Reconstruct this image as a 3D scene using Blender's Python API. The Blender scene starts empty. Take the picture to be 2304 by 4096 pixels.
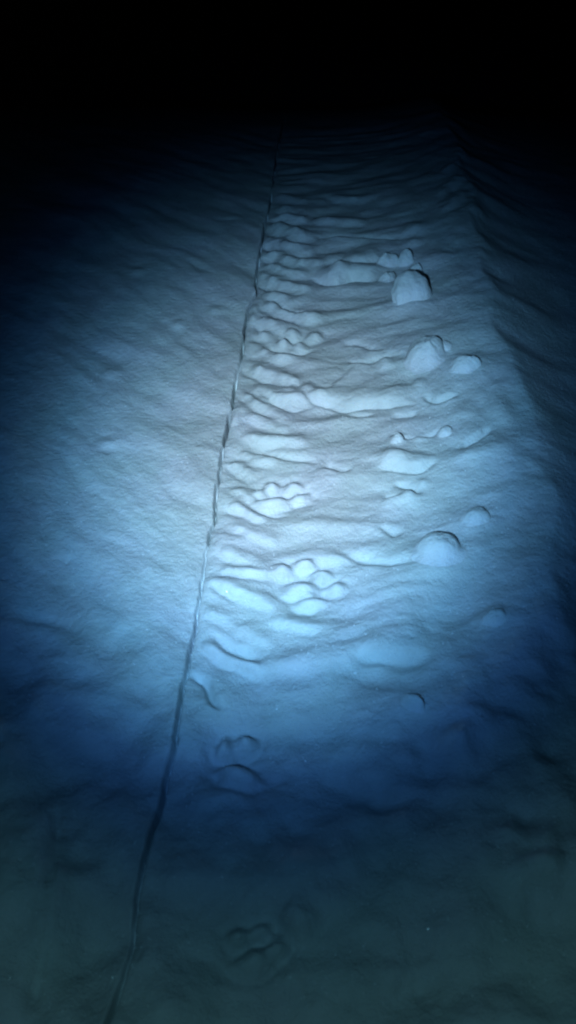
import bpy, math
import numpy as np
from mathutils import Vector, noise as mnoise

# ---------------------------------------------------------------- camera, night sky, moon, torch
SC = bpy.context.scene
COL = SC.collection
CAM_H = 1.45
PITCH = math.radians(41.6)          # looking down at the snow
VFOV = math.radians(67.0)
W_PX, H_PX = 2304.0, 4096.0
F_PX = (H_PX / 2) / math.tan(VFOV / 2)

cd = bpy.data.cameras.new('camera')
cam = bpy.data.objects.new('camera', cd); COL.objects.link(cam)
cam.location = (0, 0, CAM_H)
cam.rotation_euler = (math.pi / 2 - PITCH, 0, 0)
cd.sensor_fit = 'VERTICAL'; cd.angle = VFOV
cd.clip_start = 0.02; cd.clip_end = 500
SC.camera = cam

wd = bpy.data.worlds.new('World'); SC.world = wd; wd.use_nodes = True
nt = wd.node_tree
sky = nt.nodes.new('ShaderNodeTexSky'); sky.sky_type = 'NISHITA'; sky.sun_disc = False
sky.sun_elevation = math.radians(14); sky.sun_rotation = math.radians(200)
nt.links.new(sky.outputs[0], nt.nodes['Background'].inputs[0])
nt.nodes['Background'].inputs[1].default_value = 0.000004      # a black winter night

md = bpy.data.lights.new('moon', 'SUN'); md.energy = 0.0002; md.angle = math.radians(0.5)
moon = bpy.data.objects.new('moon', md); COL.objects.link(moon)
moon.rotation_euler = (math.radians(76), 0, math.radians(200))

vs = SC.view_settings
vs.view_transform = 'Standard'; vs.look = 'None'; vs.exposure = 0; vs.gamma = 1; vs.use_curve_mapping = False
SC.cycles.use_denoising = True
SC.cycles.filter_width = 2.2
cd.dof.use_dof = True; cd.dof.focus_distance = 2.5; cd.dof.aperture_fstop = 2.4; cd.lens = cd.lens
SC.cycles.max_bounces = 6; SC.cycles.diffuse_bounces = 4

def ray(u, v):
    """photo pixel -> world direction from the camera"""
    x = (u - W_PX / 2) / F_PX; y = -(v - H_PX / 2) / F_PX
    c, s = math.cos(PITCH), math.sin(PITCH)
    return np.array([x, c + y * s, -s + y * c])

def on_plane(u, v, z=0.0):
    d = ray(u, v); t = (z - CAM_H) / d[2]
    return np.array([d[0] * t, d[1] * t, z])

# the torch of whoever took the picture, held up beside the phone
TORCH = Vector((-0.24, -0.10, 1.42))
AIM = Vector(on_plane(1155, 1795))
ld = bpy.data.lights.new('torch_light', 'SPOT')
ld.energy = 420; ld.spot_size = math.radians(120); ld.spot_blend = 0.35; ld.shadow_soft_size = 0.014
lo = bpy.data.objects.new('torch_light', ld); COL.objects.link(lo)
lo.location = TORCH
lo.rotation_euler = (AIM - TORCH).to_track_quat('-Z', 'Y').to_euler()
ld.use_nodes = True
lt = ld.node_tree; N = lt.nodes; L = lt.links
em = N['Emission']
tc = N.new('ShaderNodeTexCoord'); sp = N.new('ShaderNodeSeparateXYZ')
L.new(tc.outputs['Normal'], sp.inputs[0])
ab = N.new('ShaderNodeMath'); ab.operation = 'ABSOLUTE'; L.new(sp.outputs[2], ab.inputs[0])
ac = N.new('ShaderNodeMath'); ac.operation = 'ARCCOSINE'; L.new(ab.outputs[0], ac.inputs[0])
dv = N.new('ShaderNodeMath'); dv.operation = 'DIVIDE'; L.new(ac.outputs[0], dv.inputs[0]); dv.inputs[1].default_value = math.radians(60)
rp = N.new('ShaderNodeValToRGB'); L.new(dv.outputs[0], rp.inputs[0])
# reflector beam: white-blue hot spot, blue rim, weak greenish spill
BEAM = [(0, .98, (.53, .78, 1)), (3, .95, (.53, .78, 1)), (6, .88, (.50, .77, 1)), (8, .82, (.45, .74, 1)), (10, .74, (.38, .70, 1)), (12, .60, (.32, .66, 1)), (14, .42, (.26, .61, 1)),
        (16, .25, (.20, .56, 1)), (18, .130, (.17, .52, 1)), (20, .070, (.12, .44, 1)), (22, .030, (.09, .37, 1)), (24, .0160, (.08, .36, 1)),
        (27, .0125, (.12, .48, 1)), (31, .0155, (.21, .68, 1)), (36, .0195, (.29, .81, 1)), (46, .0230, (.34, .89, 1)), (54, .016, (.34, .89, 1)), (60, 0, (1, 1, 1))]
BEAM = [(d, k / .71, (c[0] / c[1] * .71, .71, .71 / c[1])) for d, k, c in BEAM]
cr = rp.color_ramp
while len(cr.elements) < len(BEAM): cr.elements.new(0.5)
for e, (deg, k, c) in zip(cr.elements, BEAM): e.position = deg / 60
for e, (deg, k, c) in zip(cr.elements, BEAM): e.color = (c[0] * k * .7, c[1] * k * .7, c[2] * k * .7, 1)
L.new(rp.outputs[0], em.inputs[0])

# ---------------------------------------------------------------- materials
def snow_material(name, grain=0.55):
    m = bpy.data.materials.new(name); m.use_nodes = True
    t = m.node_tree; n = t.nodes; l = t.links
    b = n['Principled BSDF']
    co = n.new('ShaderNodeTexCoord')
    n1 = n.new('ShaderNodeTexNoise'); n1.inputs['Scale'].default_value = 4.5; n1.inputs['Detail'].default_value = 4
    l.new(co.outputs['Object'], n1.inputs['Vector'])
    r1 = n.new('ShaderNodeValToRGB'); l.new(n1.outputs['Fac'], r1.inputs[0])
    r1.color_ramp.elements[0].position = .38; r1.color_ramp.elements[1].position = .64
    r1.color_ramp.elements[0].color = (.80, .87, .87, 1); r1.color_ramp.elements[1].color = (.835, .86, .91, 1)
    n2 = n.new('ShaderNodeTexNoise'); n2.inputs['Scale'].default_value = 13; n2.inputs['Detail'].default_value = 5
    l.new(co.outputs['Object'], n2.inputs['Vector'])
    mx = n.new('ShaderNodeMix'); mx.data_type = 'RGBA'; mx.blend_type = 'MULTIPLY'; mx.inputs['Factor'].default_value = .34
    l.new(r1.outputs[0], mx.inputs[6]); l.new(n2.outputs['Fac'], mx.inputs[7])
    l.new(mx.outputs[2], b.inputs['Base Color'])
    b.inputs['Roughness'].default_value = .62
    b.inputs['Specular IOR Level'].default_value = .2
    b.inputs['Subsurface Weight'].default_value = .3; b.inputs['Subsurface Scale'].default_value = .008; b.inputs['Subsurface Radius'].default_value = (.6, .8, 1)
    n3 = n.new('ShaderNodeTexNoise'); n3.inputs['Scale'].default_value = 60; n3.inputs['Detail'].default_value = 6; n3.inputs['Roughness'].default_value = .62
    l.new(co.outputs['Object'], n3.inputs['Vector'])
    bp = n.new('ShaderNodeBump'); bp.inputs['Strength'].default_value = grain; bp.inputs['Distance'].default_value = .012
    l.new(n3.outputs['Fac'], bp.inputs['Height'])
    n4 = n.new('ShaderNodeTexNoise'); n4.inputs['Scale'].default_value = 330; n4.inputs['Detail'].default_value = 3
    l.new(co.outputs['Object'], n4.inputs['Vector'])
    b2 = n.new('ShaderNodeBump'); b2.inputs['Strength'].default_value = grain * 1.2; b2.inputs['Distance'].default_value = .003
    l.new(n4.outputs['Fac'], b2.inputs['Height']); l.new(bp.outputs[0], b2.inputs['Normal'])
    l.new(b2.outputs[0], b.inputs['Normal'])
    return m
SNOW = snow_material('snow')
ICY = snow_material('icy_snow', .2)
ICY.node_tree.nodes['Principled BSDF'].inputs['Subsurface Weight'].default_value = 0
LUMP = snow_material('packed_snow', .5)

# ---------------------------------------------------------------- noise
def _h(ix, iy, s):
    n = (ix.astype(np.int64) * 374761393 + iy.astype(np.int64) * 668265263 + s * 974634539) & 0xffffffff
    n = ((n ^ (n >> 13)) * 1274126177) & 0xffffffff
    return n ^ (n >> 16)
def grad(x, y, s=0):
    ix = np.floor(x); iy = np.floor(y); fx = x - ix; fy = y - iy
    ux = fx ** 3 * (fx * (fx * 6 - 15) + 10); uy = fy ** 3 * (fy * (fy * 6 - 15) + 10)
    def g(dx, dy):
        a = _h(ix + dx, iy + dy, s) / 4294967296.0 * 2 * math.pi
        return np.cos(a) * (fx - dx) + np.sin(a) * (fy - dy)
    a = g(0, 0) * (1 - ux) + g(1, 0) * ux
    b = g(0, 1) * (1 - ux) + g(1, 1) * ux
    return (a * (1 - uy) + b * uy) * 1.4
def fbm(x, y, s=0, o=4, gain=.5):
    r = 0; a = 1; t = 0
    for k in range(o):
        r = r + a * grad(x * 2 ** k + 17.3 * k, y * 2 ** k - 9.1 * k, s + k); t += a; a *= gain
    return r / t
def sstep(a, b, x):
    t = np.clip((x - a) / (b - a), 0, 1); return t * t * (3 - 2 * t)

# ---------------------------------------------------------------- lay of the land
CRACK_PX = [(1130, 380), (1105, 560), (1092, 700), (1080, 800), (1062, 880), (1053, 930), (1046, 975), (1036, 1030), (1026, 1080), (1021, 1130), (1029, 1175),
            (1007, 1205), (990, 1250), (981, 1295), (975, 1365), (966, 1430), (952, 1490), (943, 1530), (933, 1600), (934, 1628), (919, 1648), (914, 1680),
            (904, 1720), (891, 1800), (880, 1870), (868, 1940), (862, 2010), (857, 2075), (840, 2115), (836, 2150), (824, 2200), (815, 2285), (808, 2325), (795, 2400),
            (782, 2470), (774, 2530), (760, 2590), (750, 2650), (749, 2690), (734, 2730), (723, 2800), (714, 2860), (702, 2965), (668, 3080), (645, 3170), (622, 3260),
            (585, 3420), (552, 3580), (527, 3720), (508, 3840), (473, 3980), (436, 4096), (360, 4400)]
CRACK = np.array([on_plane(*p)[:2] for p in CRACK_PX])[::-1]      # near to far, y increasing
BANK_H = .135
CREST_PX = [(1820, 480), (1845, 600), (1885, 780), (1918, 980), (1980, 1230), (2035, 1430), (2115, 1640), (2165, 1850), (2205, 2100), (2270, 2400), (2340, 2700), (2430, 3050), (2650, 3800)]
CREST = np.array([on_plane(p[0], p[1], BANK_H)[:2] for p in CREST_PX])[::-1]

def line_x(P, y):
    x = np.interp(y, P[:, 1], P[:, 0])
    k1 = (P[-1, 0] - P[-8 if len(P) > 20 else -3, 0]) / (P[-1, 1] - P[-8 if len(P) > 20 else -3, 1])
    x = np.where(y > P[-1, 1], P[-1, 0] + k1 * (y - P[-1, 1]), x)
    k0 = (P[3, 0] - P[0, 0]) / (P[3, 1] - P[0, 1])
    return np.where(y < P[0, 1], P[0, 0] + k0 * np.maximum(y - P[0, 1], -3), x)

def base(x, y):
    """broad shape: snow field on the left, trodden path, thrown-up bank on the right"""
    cx = line_x(CRACK, y); kx = line_x(CREST, y)
    kx = kx + .06 * fbm(y * 3.0, x * 3.0 + 2, 31, 2, .5)
    fade = 1 / (1 + np.maximum(y - 7, 0) / 6)
    d = x - kx                                     # > 0 behind the crest
    rise = np.exp(-(np.maximum(-d, 0) / .36) ** 1.5)
    back = np.exp(-(np.maximum(d, 0) / .30) ** 1.15) * 1.5 - .5
    z = BANK_H * np.where(d < 0, rise, back * 1.0) * fade
    z = z + .03 * sstep(0, -1.2, x - cx) * fade
    z = z + .012 * fbm(x * 1.3, y * 1.1, 3, 2)
    z = z - .024 * np.clip(y - 3.2, 0, 5) ** 2 - .24 * np.clip(y - 8.2, 0, 6)   # ground bent down ahead so torchlight grazes it and the far snow darkens
    far = np.hypot(x, y)
    return z + .5 * sstep(10, 50, far) * fbm(x * .06, y * .06, 5, 3)

def gp(u, v):
    """photo pixel -> point on the broad shape of the ground"""
    z = 0.0
    for _ in range(12):
        p = on_plane(u, v, z)
        z = .5 * z + .5 * float(base(np.array([p[0]]), np.array([p[1]]))[0])
    return on_plane(u, v, z)
def mpp(p):                                        # metres per photo pixel at a ground point
    return float(np.linalg.norm(p - np.array([0, 0, CAM_H]))) / F_PX

# ---------------------------------------------------------------- one grid of points for the snow
def spacing(lo, hi, fine, d0, grow):
    a = list(fine); d = d0
    while a[-1] < hi: d *= grow; a.append(a[-1] + d)
    b = [a[0]]; d = d0
    while b[-1] > lo: d *= grow; b.append(b[-1] - d)
    return np.array(b[:0:-1] + a)
us = [0.0]
while us[-1] < 1.75: us.append(us[-1] + min(.0055, .0017 + max(0, us[-1] - .018) * .05))
fine_u = [-k for k in us[:0:-1] if k < 1.55] + us
U = spacing(-70, 70, fine_u, .0075, 1.13)
ys = [.30]
while ys[-1] < 5.6: ys.append(ys[-1] + .0042 + max(0, ys[-1] - 1.6) * .0030)
V = spacing(-30, 110, ys, .012, 1.12)
GU, GY = np.meshgrid(U, V)
fall = np.where(V > 6, 0, 1)
CXV = line_x(CRACK, np.clip(V, CRACK[0, 1] - .5, 7.0))
GX = GU + CXV[:, None]
nr, nc = GX.shape
x = GX.ravel(); y = GY.ravel(); u_ = GU.ravel()
near = (y > .2) & (y < 6.5) & (u_ > -2.2) & (u_ < 2.3)
Z = base(x, y)
lab = np.zeros(nr * nc, np.int32)                  # which piece of the snow a point belongs to
PIECES = {}                                        # id -> (name, parent id, label)
def piece(name, parent, label=None):
    k = 10 + len(PIECES); PIECES[k] = (name, parent, label); return k
PATH, FIELD, BANK = 1, 2, 3
cx = line_x(CRACK, y); kx = line_x(CREST, y)
lab[:] = PATH
lab[u_ < 0] = FIELD
lab[x > kx - .20] = BANK

# wind-worn fine relief, different on each side of the crack
idx = np.nonzero(near)[0]
xn, yn, un = x[idx], y[idx], u_[idx]
dz = np.zeros(len(idx))
a = math.radians(-50)
p = xn * math.cos(a) + yn * math.sin(a); q = -xn * math.sin(a) + yn * math.cos(a)
wq = q + .07 * fbm(xn * 2.5, yn * 2.5, 50, 2)
calm = 1 / (1 + np.maximum(yn - 2.6, 0) * .9)              # finer ripples die out on the far, drifted-over part
fieldz = .020 * fbm(p * 1.8, wq * 5.0, 11, 3, .45) + calm * (.0075 * fbm(p * 5, wq * 15, 12, 3) + .0013 * fbm(p * 20, wq * 36, 14, 2))
wy = yn + .06 * fbm(xn * 2.5, yn * 2.5, 51, 2)
pathz = .022 * fbm(xn * 2.4, wy * 6.0, 21, 3, .45) + calm ** .6 * (.0115 * fbm(xn * 5.0, wy * 12.5, 22, 3, .4) + .0012 * fbm(xn * 22, wy * 32, 24, 2))
lump = .013 * fbm(xn * 5, yn * 4.5, 25, 4, .45) + .006 * fbm(xn * 16, yn * 13, 26, 3)
nearw = sstep(1.45, .75, yn)
dz += nearw * (.07 * fbm(xn * 4.2, yn * 4.2, 91, 3, .4) + .010 * fbm(xn * 15, yn * 15, 92, 2))
side = sstep(-.02, .04, un)
dk = xn - line_x(CREST, yn)
bankw = sstep(-.40, -.12, dk)
dz += fieldz * (1 - side) + (pathz * (1 - .75 * bankw) + lump * bankw) * side * (1 - .6 * sstep(-.02, .12, dk))
Z[idx] += dz

def sub(pts, pad):
    lo = pts.min(0) - pad; hi = pts.max(0) + pad
    return np.nonzero(near & (x > lo[0]) & (x < hi[0]) & (y > lo[1]) & (y < hi[1]))[0]
def along(pts, k):
    """distance to a polyline, signed (+ on the far side), and how far along it (0..1)"""
    X, Y = x[k], y[k]
    best = np.full(len(k), 9.0); sg = np.ones(len(k)); tt = np.zeros(len(k))
    seg = np.hypot(*np.diff(pts, axis=0).T); cum = np.concatenate([[0], np.cumsum(seg)])
    for i in range(len(pts) - 1):
        a, b = pts[i], pts[i + 1]; d = b - a
        s = np.clip(((X - a[0]) * d[0] + (Y - a[1]) * d[1]) / (d @ d), 0, 1)
        ex = X - a[0] - s * d[0]; ey = Y - a[1] - s * d[1]
        dd = np.hypot(ex, ey); m = dd < best
        cr = d[0] * ey - d[1] * ex
        best[m] = dd[m]; sg[m] = np.sign(cr[m]); tt[m] = ((cum[i] + s * seg[i]) / cum[-1])[m]
    return best * sg, tt
def smooth_line(px, n=6):
    P = np.array([gp(*q)[:2] for q in px])
    if len(P) < 3: return np.array([P[0] + (P[-1] - P[0]) * s for s in np.linspace(0, 1, n)])
    out = []
    Q = np.vstack([2 * P[0] - P[1], P, 2 * P[-1] - P[-2]])
    for i in range(1, len(Q) - 2):
        for s in np.linspace(0, 1, n, endpoint=False):
            out.append(.5 * ((2 * Q[i]) + (-Q[i - 1] + Q[i + 1]) * s + (2 * Q[i - 1] - 5 * Q[i] + 4 * Q[i + 1] - Q[i + 2]) * s * s
                             + (-Q[i - 1] + 3 * Q[i] - 3 * Q[i + 1] + Q[i + 2]) * s ** 3))
    out.append(P[-1]); return np.array(out)

# the long crack
crack_id = piece('crack', PATH, 'thin dark crack running the length of the path edge')
wob = fbm(y * 11, y * 0, 61, 5, .68); wid = np.maximum(.0016, .0033 + .0032 * fbm(y * 7, y * 0 + 3, 62, 3))
t = u_ - .011 * wob
deep = sstep(-.30, .30, fbm(y * 3.1, y * 0 + 7, 63, 3)) * (1 - .45 * sstep(1.8, 1.1, y)); wid = wid * (1 - .35 * sstep(1.8, 1.2, y))
m = near
blunt = sstep(1.35, .85, y)                                  # the near end has slumped: wider and shallower
Z[m] += (-(.016 + .09 * deep) * (1 - .75 * blunt) * np.exp(-(np.abs(t) / wid) ** 3) - blunt * (.022 + .045 * deep) * np.exp(-(np.abs(t) / .0038) ** 2) - .004 * (1 - blunt) * np.exp(-(t / .02) ** 2) + .005 * fbm(y * 9, u_ * 9, 64, 3) * np.exp(-(t / .06) ** 2))[m]
lab[near & (np.abs(t) < .0075 + .002 * blunt)] = crack_id

def groove(px, depth, width, far_b=0, far_l=.03, near_b=0, near_l=.03, name=None, label=None, parent=PATH, taper=.26):
    P = smooth_line(px)
    k = sub(P, .25); t, s = along(P, k)
    ends = sstep(0, taper, s) * sstep(1, 1 - taper, s)
    off = np.hypot(x[k] - P[0, 0], y[k] - P[0, 1]); off2 = np.hypot(x[k] - P[-1, 0], y[k] - P[-1, 1])
    w = ends
    t = t + .008 * grad(x[k] * 12, y[k] * 12, 71) + .004 * grad(x[k] * 34, y[k] * 34, 76)
    tp = np.maximum(t, 0); tn = np.maximum(-t, 0)
    h = -depth * np.exp(-(t / width) ** 2)
    h = h + far_b * (tp / far_l) * np.exp(1 - tp / far_l) + near_b * np.exp(-tn / near_l) * (t < 0) * (1 - np.exp(-(tn / width) ** 2))
    Z[k] += h * w
    if name:
        pid = piece(name, parent, label); lab[k[(np.abs(t) < width * 1.3) & (ends > .12)]] = pid

def bar(px, b, sn, sf, trench=.5, name=None, parent=PATH, taper=.2):
    """a tread ridge: steep towards the viewer, easing off behind, with a trench at its foot"""
    P = smooth_line(px)
    k = sub(P, .2); t, s = along(P, k)
    ends = sstep(0, taper, s) * sstep(1, 1 - taper, s)
    t = t + .007 * grad(x[k] * 9, y[k] * 9, 72) + .005 * grad(x[k] * 28, y[k] * 28, 75)
    h = b * np.where(t < 0, np.exp(-(t / sn) ** 2), np.exp(-(t / sf) ** 2)) - trench * b * np.exp(-((t + 2.1 * sn) / (.75 * sn)) ** 2)
    h = h * (1 + .55 * grad(x[k] * 14, y[k] * 14, 73) + .3 * grad(x[k] * 40, y[k] * 40, 74))
    Z[k] += h * ends
    if name:
        pid = piece(name, parent); lab[k[(t > -1.5 * sn) & (t < 1.2 * sf) & (ends > .15)]] = pid

# tread ridges that branch off the crack, far to near
BARS = [((1124, 776), (1170, 795), (1215, 806)), ((1120, 826), (1175, 842), (1240, 850)), ((1110, 862), (1160, 876), (1215, 884)),
        ((1085, 902), (1150, 930), (1235, 962)), ((1090, 962), (1150, 988), (1220, 1004)), ((1080, 1010), (1130, 1030), (1195, 1050)),
        ((1070, 1050), (1130, 1078), (1210, 1098)), ((1065, 1112), (1130, 1138), (1210, 1156)), ((1062, 1172), (1110, 1190), (1180, 1208)),
        ((1060, 1215), (1130, 1248), (1200, 1266), (1270, 1280)), ((1040, 1282), (1110, 1312), (1205, 1345)), ((1040, 1328), (1100, 1358), (1150, 1385)),
        ((1028, 1400), (1090, 1425), (1165, 1440)), ((1005, 1465), (1070, 1492), (1160, 1522)), ((1000, 1540), (1050, 1568), (1115, 1597), (1215, 1602)),
        ((965, 1560), (1020, 1605), (1115, 1660)), ((975, 1660), (1050, 1695), (1150, 1716)), ((975, 1738), (1060, 1768), (1180, 1774)),
        ((960, 1800), (1010, 1825), (1090, 1846)), ((930, 1845), (965, 1872), (1000, 1895)), ((930, 1950), (980, 1976), (1020, 1985)),
        ((925, 2015), (985, 2045), (1045, 2066)), ((910, 2098), (990, 2132), (1090, 2165)), ((890, 2200), (960, 2235), (1050, 2262)),
        ((880, 2272), (960, 2290), (1070, 2300)), ((880, 2345), (990, 2385), (1100, 2428)), ((825, 2440), (930, 2495), (1060, 2550)),
        ((1080, 2470), (1160, 2492), (1250, 2515)), ((815, 2570), (900, 2625), (1010, 2665))]
for i, b in enumerate(BARS):
    rr = np.random.default_rng(i).uniform(0, 1, 4)
    b = [np.array(q, float) for q in b]; dv_ = b[-1] - b[-2]; b[-1] = b[-1] + dv_ * (.1 + .6 * rr[0]) + np.array([0, 10 * rr[1]]); b[0] = b[0] - (b[1] - b[0]) * .12; b = [tuple(q) for q in b]
    k = mpp(gp(*b[1]))
    far = min(1, max(0, (1900 - b[1][1]) / 900))
    bar(b, (.0145 + .007 * far) * (.45 + .85 * rr[2]), 16 * k * (1 + far * .6), 34 * k * (1 + far * .5), .45, 'tread_ridge')
# short ridges on the bank side
for b in [((1760, 700), (1800, 670), (1850, 600)), ((1740, 790), (1800, 745), (1850, 700)), ((1740, 850), (1800, 820), (1860, 760)), ((1300, 772), (1380, 800), (1500, 795)),
          ((1250, 880), (1350, 900), (1480, 890))]:
    k = mpp(gp(*b[1])); bar(b, .014, 18 * k, 30 * k, .4)

# broken crust ledges across the path: (line at the foot of the ledge)
LEDGES = [
    (((1250, 958), (1330, 950), (1430, 955), (1560, 958), (1650, 940)), .010, .016, .005, .05, .024, .09, 'low snow step across the path beyond the tall block'),
    (((1244, 1101), (1293, 1126), (1347, 1134), (1421, 1113), (1520, 1128)), .020, .012, .030, .05, 0, .04, 'bright ragged crust edge beside the tall snow block'),
    (((1380, 1068), (1460, 1062), (1540, 1048)), .012, .012, .016, .04, 0, .04, None),
    (((1060, 1195), (1110, 1218), (1150, 1245), (1215, 1255), (1280, 1250)), .012, .008, .0, .05, .010, .04, None),
    (((1060, 1378), (1100, 1402), (1157, 1417), (1215, 1409), (1270, 1395)), .016, .010, .012, .03, .006, .03, None),
    (((1350, 1378), (1420, 1372), (1480, 1392), (1545, 1400)), .006, .012, .006, .05, .012, .05, None),
    (((1380, 1450), (1460, 1455), (1530, 1436), (1600, 1420)), .010, .012, .0, .05, .012, .05, None),
    (((1018, 1560), (1070, 1584), (1092, 1614), (1157, 1637), (1235, 1640)), .012, .007, .008, .03, .004, .03, None),
    (((1200, 1570), (1256, 1610), (1330, 1624), (1397, 1631), (1500, 1628), (1610, 1624), (1690, 1606)), .015, .0065, .020, .05, .003, .03, 'curved crust ledge with a thin dark gap below it'),
    (((1690, 1580), (1731, 1602), (1765, 1600), (1840, 1572)), .014, .009, .006, .03, .008, .04, None),
    (((1380, 1655), (1440, 1668), (1500, 1664)), .008, .010, .005, .03, .004, .03, None),
    (((1560, 1672), (1620, 1660), (1680, 1645)), .008, .010, .005, .03, .004, .03, None),
    (((1571, 1728), (1600, 1752), (1660, 1750), (1740, 1735), (1780, 1700)), .010, .009, .0, .03, .008, .03, None),
    (((1840, 1800), (1870, 1778), (1920, 1745), (1960, 1700)), .012, .012, .006, .04, .008, .04, None),
    (((1500, 1890), (1560, 1872), (1660, 1888), (1715, 1866), (1760, 1840)), .014, .009, .012, .03, 0, .03, None),
    (((1300, 1852), (1350, 1878), (1420, 1884)), .010, .012, .0, .03, .006, .04, None),
    (((1570, 1938), (1624, 1946), (1680, 1982)), .012, .010, .0, .03, .012, .04, None),
    (((1530, 1985), (1570, 1986), (1600, 1984)), .008, .010, .0, .03, .008, .03, None),
    (((975, 2000), (1032, 2035), (1090, 2052), (1165, 2060)), .009, .010, .004, .03, .004, .03, None),
    (((960, 1775), (1057, 1808), (1173, 1838), (1289, 1862)), .007, .010, .006, .04, .003, .03, None),
    (((1520, 2100), (1565, 2125), (1590, 2150)), .008, .012, .0, .03, .008, .04, None),
    (((1330, 2205), (1400, 2226), (1466, 2236), (1524, 2250), (1600, 2254), (1690, 2249)), .009, .011, .008, .05, .003, .04, 'straight shallow crease leading to the round snow mound'),
    (((1150, 2425), (1200, 2436), (1280, 2436)), .009, .016, .006, .03, .002, .04, None),
    (((830, 2336), (903, 2383), (960, 2400)), .008, .012, .004, .03, .004, .03, None),
    (((845, 2525), (893, 2577), (970, 2608), (1060, 2648)), .008, .012, .008, .04, .004, .03, None),
    (((1390, 2632), (1480, 2648), (1600, 2650), (1750, 2634)), .010, .016, .012, .05, 0, .04, 'dark shallow trough across the lower path'),
    (((749, 2690), (785, 2706), (815, 2730), (838, 2780), (860, 2815), (910, 2840)), .018, .008, .003, .03, .004, .03, 'short curved crack branching off the long one'),
    (((1260, 3085), (1350, 3110), (1416, 3140), (1500, 3150), (1580, 3188), (1740, 3190)), .014, .014, .016, .06, 0, .05, 'uneven snow step on the dim lower path'),
    (((990, 3728), (1040, 3722), (1075, 3738), (1105, 3775)), .014, .012, .0, .03, .012, .05, None),
    (((700, 3745), (780, 3800), (870, 3862), (994, 3905), (1100, 3880), (1180, 3835)), .014, .022, .010, .05, .004, .05, 'wide dark hollow at the bottom of the path'),
    (((2080, 3580), (2140, 3595), (2200, 3630), (2290, 3615)), .012, .014, .010, .05, 0, .05, None),
    (((2060, 3270), (2120, 3290), (2200, 3330)), .012, .02, .0, .05, .012, .05, None),
    (((1570, 3930), (1650, 3950), (1730, 3935)), .010, .02, .0, .05, .010, .05, None),
    (((1810, 3010), (1900, 3050), (1980, 3120)), .010, .02, .0, .05, .008, .05, None),
]
for px, d, w, fb, fl, nb, nl, label in LEDGES:
    if px[0][1] > 2900: d, w, fb, nb = d * 1.2, w * 2.6, fb * 1.2, nb * .8
    else: d *= 1.5
    groove(px, d, w, fb, fl, nb, nl, ('branch_crack' if label and 'branching' in label else 'crease') if label else None, label)

# creases in the snow field left of the crack
for px, d in [(((330, 1480), (375, 1510), (400, 1540)), .010), (((735, 1030), (785, 1060), (815, 1092)), .012), (((400, 1790), (450, 1812)), .010), (((980, 870), (900, 880), (820, 870)), .008),
              (((775, 1778), (820, 1772)), .007), (((0, 2440), (160, 2465), (250, 2492), (340, 2560)), .018), (((500, 2730), (540, 2760), (600, 2790)), .010),
              (((560, 2860), (640, 2858), (720, 2850)), .008)]:
    groove(px, d * (.55 if px[0][1] < 2900 else 1.8), .020, 0, .03, d * .4, .05, parent=FIELD, taper=.4)

groove(((225, 3180), (213, 3296), (205, 3480), (190, 3700), (150, 3860), (107, 4060)), .014, .008, 0, .03, .002, .05, 'scratch', 'faint second line in the snow at the lower left', FIELD, .1)

# rounded swellings in the snow (bright clods frozen to the surface)
def bump(u, v, rx, ry, h, sharp=1.5, pid=None, rot=0, moat=.25):
    c = gp(u, v); k = mpp(c)
    th = math.asin((CAM_H - c[2]) / (k * F_PX))
    ax, ay = rx * k, ry * k / math.sin(th)
    kk = sub(c[None, :2], max(ax, ay) * 2.6)
    ddx, ddy = x[kk] - c[0], y[kk] - c[1]
    cr_, sr_ = math.cos(rot), math.sin(rot)
    e = np.hypot((ddx * cr_ + ddy * sr_) / ax, (-ddx * sr_ + ddy * cr_) / ay)
    e = e * (1 + .22 * grad(x[kk] / ax * .9, y[kk] / ay * .9, 81) + .10 * grad(x[kk] * 60, y[kk] * 60, 82))
    Z[kk] += h * np.exp(-e ** (.5 + sharp) * .9) - .3 * moat * h * np.exp(-((e - 1.6) / .5) ** 2)
    if pid: lab[kk[e < 1.12]] = pid
BUMPS = [(1173, 1341, 26, 13, .014), (1140, 1382, 22, 13, .014), (1196, 1381, 20, 12, .015), (1260, 1349, 28, 16, .014), (1161, 1568, 24, 14, .012), (1227, 1560, 30, 16, .014),
         (1273, 1586, 26, 18, .016), (1480, 1570, 160, 40, .010), (1677, 1531, 20, 14, .010), (1537, 1456, 22, 20, .014), (1590, 1762, 24, 20, .014), (1673, 1757, 32, 16, .010),
         (1578, 1835, 46, 26, .016), (1690, 1938, 24, 15, .012), (1632, 1992, 40, 22, .014), (1565, 2010, 30, 18, .008), (938, 1672, 18, 24, .008), (1330, 1095, 46, 16, .020),
         (1265, 1060, 26, 14, .014), (1355, 1092, 24, 13, .014), (1350, 900, 80, 34, .020), (1650, 915, 40, 18, .018), (1650, 970, 30, 12, .014), (1720, 1040, 50, 16, .014), (1910, 850, 30, 16, .02),
         (1500, 1000, 60, 18, .016), (1345, 1040, 50, 14, .012), (1023, 1170, 12, 18, .008), (1022, 1240, 14, 16, .008), (1012, 1280, 12, 12, .007), (1640, 1560, 60, 30, .006), (1850, 1660, 60, 40, .010),
         (1860, 1830, 60, 24, .012), (1990, 1800, 70, 40, .014), (2010, 1640, 40, 50, .012), (1960, 2470, 45, 30, .014), (1848, 3010, 50, 60, .012), (1176, 3700, 60, 40, .016), (1043, 3790, 40, 30, .010),
         (2090, 3340, 70, 40, .012), (1600, 3900, 90, 40, .012), (2150, 3500, 80, 40, .010), (300, 2640, 90, 50, .012), (560, 1080, 30, 14, .008), (710, 1300, 24, 12, .008), (480, 2500, 50, 30, .006),
         (870, 1240, 30, 12, .007), (445, 1490, 40, 18, .008), (440, 1775, 34, 18, .008), (220, 3600, 30, 120, .008), (1600, 2440, 120, 30, .006), (1350, 2230, 60, 20, .008)]
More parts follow.
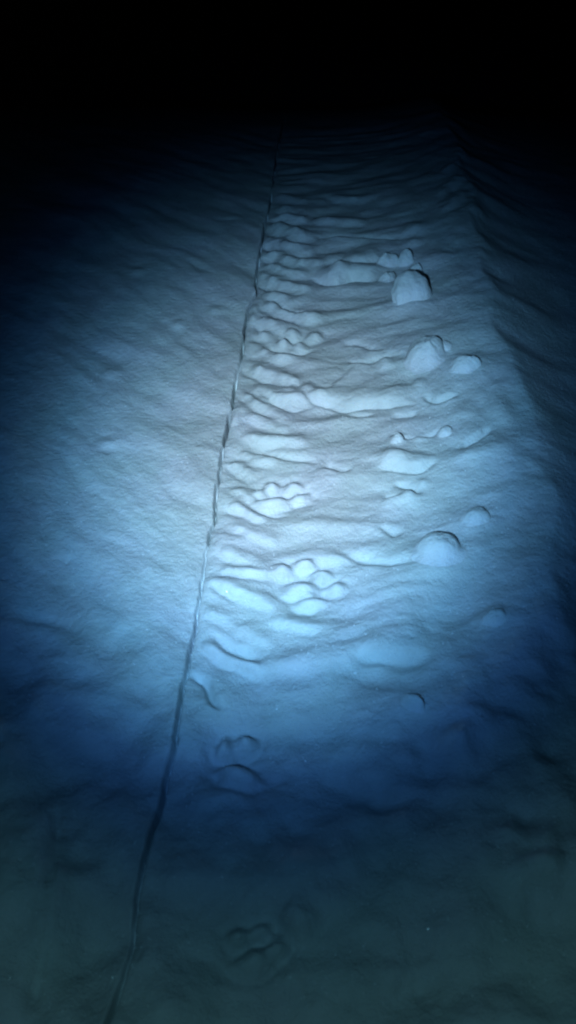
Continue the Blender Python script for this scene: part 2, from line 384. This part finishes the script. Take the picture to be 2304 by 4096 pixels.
for b in BUMPS: bump(*b[:4], b[4] * (1.15 if b[1] < 2900 else 1.8))

# paw prints: firm pads left standing in a shallow melted hollow
DZ = np.zeros(len(x)); DZ[:] = Z - base(x, y)
def dz_at(k): return DZ[k]
def paw(label, hollow, toes, pad, h, shp=1.7, moat=.8):
    pid = piece('paw_print', PATH, label)
    c = gp(hollow[0], hollow[1]); k = mpp(c); th = math.asin((CAM_H - c[2]) / (k * F_PX))
    ax, ay = hollow[2] * k, hollow[3] * k / math.sin(th)
    kk = sub(c[None, :2], max(ax, ay) * 2.2)
    e = np.hypot((x[kk] - c[0]) / ax, (y[kk] - c[1]) / ay)
    Z[kk] = Z[kk] - dz_at(kk) * .7 * np.exp(-e ** 3) - .6 * h * np.exp(-e ** 3)
    lab[kk[e < 1.0]] = pid
    for q in toes: bump(*q[:4], h * (q[4] if len(q) > 4 else 1), shp, piece('toe_mark', pid), 0, moat)
    heel = piece('pad_mark', pid)
    for q in pad: bump(*q[:4], h * (q[4] if len(q) > 4 else 1), shp, heel, q[5] if len(q) > 5 else 0, moat)
paw('clear paw print beside the round snow mound, four toes and broad pad', (1228, 2340, 150, 100), [(1130, 2284, 36, 22), (1219, 2260, 36, 16), (1284, 2300, 36, 24), (1340, 2350, 34, 20)],
    [(1205, 2352, 66, 26, 1.2), (1246, 2402, 50, 20, .7)], .023)
paw('brightest paw print in the middle of the path near the crack', (1125, 1980, 130, 80), [(1088, 1944, 28, 17), (1170, 1950, 32, 18), (1200, 1988, 32, 16, 1.0), (1042, 1966, 22, 14, .7)],
    [(1100, 2008, 66, 18, 1.1, .22)], .022)
paw('dim blurred paw print just below the forked crack', (940, 3030, 120, 95), [(898, 2990, 34, 26), (978, 2964, 38, 26), (905, 2950, 24, 18, .5)], [(945, 3086, 74, 32, 1.0, -.35)], .042, 1.8, .9)
paw('dim disturbed print at the bottom of the path, nearest the viewer', (1030, 3780, 130, 100), [(955, 3745, 36, 26), (1050, 3722, 40, 24), (1110, 3775, 34, 28)], [(1025, 3835, 70, 34, 1.0, .2)], .030, 1.4, 1.1)
paw('small far paw print on the tread ridges above the ledge', (1195, 1362, 95, 45), [(1173, 1341, 24, 13), (1258, 1350, 26, 15), (1140, 1380, 24, 12)], [(1196, 1384, 24, 13, 1.1)], .016)

# aprons of snow the lumps are frozen into
for q in [(1744, 2230, 150, 60, .020), (1695, 1435, 110, 40, .014), (1640, 1215, 110, 50, .020), (1901, 2085, 90, 45, .014), (1855, 1475, 90, 40, .014)]: bump(*q, 1.0, None, 0, .15)

Z3 = Z.reshape(nr, nc)
# take single-sample spikes off
for _ in range(4):
    s = Z3.copy(); s[1:-1, 1:-1] = .5 * Z3[1:-1, 1:-1] + .125 * (Z3[2:, 1:-1] + Z3[:-2, 1:-1] + Z3[1:-1, 2:] + Z3[1:-1, :-2]); Z3 = s
Z = Z3.ravel()
P3 = np.stack([x, y, Z], 1)
G3 = P3.reshape(nr, nc, 3)
NRM = np.cross(np.gradient(G3, axis=1), np.gradient(G3, axis=0)).reshape(-1, 3)
NRM /= np.linalg.norm(NRM, axis=1)[:, None]

def height(px, py):
    j = np.clip(np.searchsorted(V, py), 1, nr - 1)
    c = px - CXV[j]; i = np.clip(np.searchsorted(U, c), 1, nc - 1)
    return float(Z3[j, i])

# ---------------------------------------------------------------- cut the sheet into its pieces
ii = np.arange(nr * nc).reshape(nr, nc)
Q = np.stack([ii[:-1, :-1], ii[:-1, 1:], ii[1:, 1:], ii[1:, :-1]], -1).reshape(-1, 4)
FL = lab[Q[:, 0]]
def cut(faces, name, mat, parent=None):
    vid, inv = np.unique(faces, return_inverse=True); f = inv.reshape(-1, 4)
    me = bpy.data.meshes.new(name)
    me.vertices.add(len(vid)); me.vertices.foreach_set('co', P3[vid].astype(np.float32).ravel())
    me.loops.add(f.size); me.loops.foreach_set('vertex_index', f.astype(np.int32).ravel())
    me.polygons.add(len(f)); me.polygons.foreach_set('loop_start', np.arange(0, f.size, 4, dtype=np.int32))
    me.polygons.foreach_set('use_smooth', np.ones(len(f), bool))
    me.update(calc_edges=True)
    me.normals_split_custom_set_from_vertices(NRM[vid])
    me.materials.append(mat)
    o = bpy.data.objects.new(name, me); COL.objects.link(o)
    if parent: o.parent = parent
    return o
def structure(o, label, cat):
    o['kind'] = 'structure'; o['label'] = label; o['category'] = cat
    return o
OBJ = {}
OBJ[PATH] = structure(cut(Q[FL == PATH], 'snow_path', SNOW), 'trodden snow path with ridges and paw prints between crack and bank', 'snow path')
OBJ[FIELD] = structure(cut(Q[FL == FIELD], 'snow_field', SNOW), 'smooth wind-rippled snow left of the long crack', 'snow')
OBJ[BANK] = structure(cut(Q[FL == BANK], 'snow_bank', SNOW), 'thrown-up snow bank along the right side of the path', 'snow bank')
for k, (name, par, label) in PIECES.items():
    f = Q[FL == k]
    if not len(f): continue
    OBJ[k] = cut(f, name, ICY if 'crack' in name else SNOW, OBJ[par])
    if label: OBJ[k]['label'] = label

# ---------------------------------------------------------------- loose lumps of snow
import bmesh
def lump_mesh(name, r, seed, rough=.12, freq=2.0, squash=(1, 1, 1), cutdir=None, sub_=4, box=0.0):
    bm = bmesh.new(); bmesh.ops.create_icosphere(bm, subdivisions=sub_, radius=1)
    off = Vector((seed * 7.13, seed * 3.7, seed * 1.9))
    for v in bm.verts:
        d = v.co.normalized()
        if box:                                     # push the ball towards a block
            mxx = max(abs(d.x), abs(d.y), abs(d.z)); d2 = d / mxx
            p = d.lerp(d2, box)
        else: p = d.copy()
        n = mnoise.fractal(d * freq + off, .9, 2.1, 4) * rough + mnoise.fractal(d * 5 + off, .9, 2.1, 3) * rough * .35 + mnoise.noise(d * freq * .6 + off) * rough
        p = p * (1 + n)
        v.co = Vector((p.x * r * squash[0], p.y * r * squash[1], p.z * r * squash[2]))
    me = bpy.data.meshes.new(name); bm.to_mesh(me); bm.free()
    for f in me.polygons: f.use_smooth = True
    me.materials.append(LUMP)
    return me
def finish(o, label, cat):
    o['label'] = label; o['category'] = cat; o['group'] = 'snow lumps along the right side of the path'
    return o
def lump(u, v, rx, rz, label, seed, depth=1.0, sink=.35, rough=.10, rot=0, tilt=0, box=0.0, name='snow_block', cat='snow block', lift=0):
    """(u, v): where the middle of the block shows; rx, rz: half width and half height in photo pixels"""
    c = gp(u, v + rz * .5); k = mpp(c)
    r = rx * k; zz = rz * k
    me = lump_mesh(name, r, seed, rough, 1.7, (1, depth, zz / r), box=box)
    o = bpy.data.objects.new(name, me); COL.objects.link(o)
    g = height(c[0], c[1])
    o.location = (c[0], c[1], g + zz * (1 - 2 * sink) + lift)
    o.rotation_euler = (math.radians(tilt), 0, math.radians(rot))
    return finish(o, label, cat)
def mound(u, v, rx, hz, label, seed, depth=.9, rot=0, rough=.12, flare=1.0, name='snow_lump', cat='snow lump'):
    """a clod frozen into the snow: steep at the back, easing into the ground in front. (u, v): photo pixel of the middle of its foot"""
    c = gp(u, v); k = mpp(c); r = rx * k; H = hz * k
    nA, nR = 56, 22
    vs_, fs = [], []
    cr_, sr_ = math.cos(math.radians(rot)), math.sin(math.radians(rot))
    for i in range(nR + 1):
        rho = (i / nR) ** .9 * 1.75
        for j in range(nA):
            a = 2 * math.pi * j / nA
            n = mnoise.noise(Vector((math.cos(a) * .9 + seed * 3.1, math.sin(a) * .9 + seed, rho * .5))) * rough * 2.2
            f = min(1, max(0, .30 - .75 * math.sin(a)))                        # 1 in front (towards the walker), 0 behind
            f = f * f * (3 - 2 * f)
            rr = rho / (1 + n)
            steep = math.sqrt(max(0, 1 - min(1, rr) ** 2.6)) if rr < 1 else 0
            soft = math.exp(-(rr / 1.0) ** 3 * 1.1 / flare)
            edge = max(0, 1 - (rho / 1.75) ** 4)
            h = (steep * (1 - f) + soft * f) * edge
            h *= 1 + .5 * mnoise.fractal(Vector((rho * math.cos(a) * 1.6 + seed, rho * math.sin(a) * 1.6, seed * 2.0)), .9, 2, 3) * rough * 2 + .05 * mnoise.fractal(Vector((rho * math.cos(a) * 5 + seed, rho * math.sin(a) * 5, seed)), .9, 2, 3)
            lx, ly = rho * r * math.cos(a), rho * r * depth * math.sin(a)
            wx, wy_ = c[0] + lx * cr_ - ly * sr_, c[1] + lx * sr_ + ly * cr_
            vs_.append((wx - c[0], wy_ - c[1], height(wx, wy_) - .0035 + H * h))
    base_z = height(c[0], c[1])
    vs_ = [(a_, b_, z_ - base_z) for a_, b_, z_ in vs_]
    for i in range(nR):
        for j in range(nA):
            j2 = (j + 1) % nA
            fs.append((i * nA + j, (i + 1) * nA + j, (i + 1) * nA + j2, i * nA + j2))
    o0 = nR * nA; nb = len(vs_)
    vs_ += [(q[0], q[1], q[2] - .02) for q in vs_[o0:o0 + nA]]         # closed underside, buried
    fs += [(o0 + j, nb + j, nb + (j + 1) % nA, o0 + (j + 1) % nA) for j in range(nA)] + [tuple(range(nb + nA - 1, nb - 1, -1))]
    me = bpy.data.meshes.new(name); me.from_pydata(vs_, [], fs); me.update()
    for p_ in me.polygons: p_.use_smooth = True
    me.materials.append(SNOW)
    o = bpy.data.objects.new(name, me); COL.objects.link(o); o.location = (c[0], c[1], base_z)
    return finish(o, label, cat)
mound(1746, 2205, 84, 66, 'large smooth round snow mound with dark rim, nearest on the path', 3, .95, 0, .09, 1.5)
mound(1692, 1428, 80, 56, 'wide snow lump with dark arched rim below the tall block', 5, .9, 0, .16)
mound(1777, 1732, 30, 24, 'small round snow ball on the bank, right of the curved ledge', 7, 1, 0, .06)
mound(1901, 2074, 52, 36, 'half-buried snow lump high on the bank above the large mound', 9, .9, 0, .10)
mound(1773, 1394, 32, 18, 'little snow lump touching the upper right of the arched lump', 11, .9, 0, .12)
lump(1640, 1160, 74, 88, 'tall upright block of snow, biggest lump on the far path', 13, .6, .42, .11, 6, -36, .12, 'snow_block', 'snow block')
mound(1622, 1044, 28, 44, 'narrow upright snow lump standing behind the tall block', 15, .9, 0, .08)
mound(1658, 1088, 26, 40, 'snow chunk wedged between tall block and narrow upright lump', 17, .9, 0, .12)
mound(1552, 1116, 38, 34, 'bright snow chunk just left of the tall block', 19, .8, 15, .2)
mound(1545, 1056, 40, 34, 'dim rounded chunk left of the narrow upright lump', 21, .8, 0, .2)
mound(1852, 1480, 64, 46, 'wedge-shaped piece of snow leaning on the bank with pointed lower corner', 23, .5, -24, .22, .7, 'snow_wedge', 'snow wedge')
mound(1648, 2836, 48, 52, 'slanting oblong snow lump on the dim lower right path', 25, .5, -34, .14)
mound(1972, 2486, 42, 30, 'small lump at foot of bank below the half-buried one', 27, .8, 0, .16)
mound(1592, 1768, 26, 19, 'small peaked snow lump left of the round ball', 29, .9, 0, .2, 1.3)

# ---------------------------------------------------------------- loose ice crystals that catch the light
def crystals():
    rng = np.random.default_rng(5)
    vs_, fs = [], []
    for _ in range(4000):
        u, v = rng.uniform(40, 2260), rng.uniform(800, 4050)
        c = on_plane(u, v); r = .0015
        if c[0] > 1.1: continue
        z = height(c[0], c[1]) + .0008
        nrm = Vector(rng.normal(size=3) * .55 + np.array([0, 0, 1])).normalized()
        t1 = nrm.orthogonal().normalized(); t2 = nrm.cross(t1); o = len(vs_)
        for lift in (0, -.0004):
            for j in range(6):
                w = t1 * math.cos(j * math.pi / 3) * r + t2 * math.sin(j * math.pi / 3) * r + nrm * lift
                vs_.append((c[0] + w.x, c[1] + w.y, z + w.z))
        fs.append(tuple(range(o, o + 6))); fs += [(o + j, o + 6 + j, o + 6 + (j + 1) % 6, o + (j + 1) % 6) for j in range(6)]
    me = bpy.data.meshes.new('ice_crystals'); me.from_pydata(vs_, [], fs)
    m = bpy.data.materials.new('ice_crystal'); m.use_nodes = True
    b = m.node_tree.nodes['Principled BSDF']
    b.inputs['Base Color'].default_value = (.85, .88, .92, 1); b.inputs['Roughness'].default_value = .16; b.inputs['IOR'].default_value = 1.31
    me.materials.append(m)
    o = bpy.data.objects.new('ice_crystals', me); COL.objects.link(o)
    o['kind'] = 'stuff'; o['label'] = 'tiny glinting ice crystals scattered over the snow'; o['category'] = 'ice crystals'
crystals()
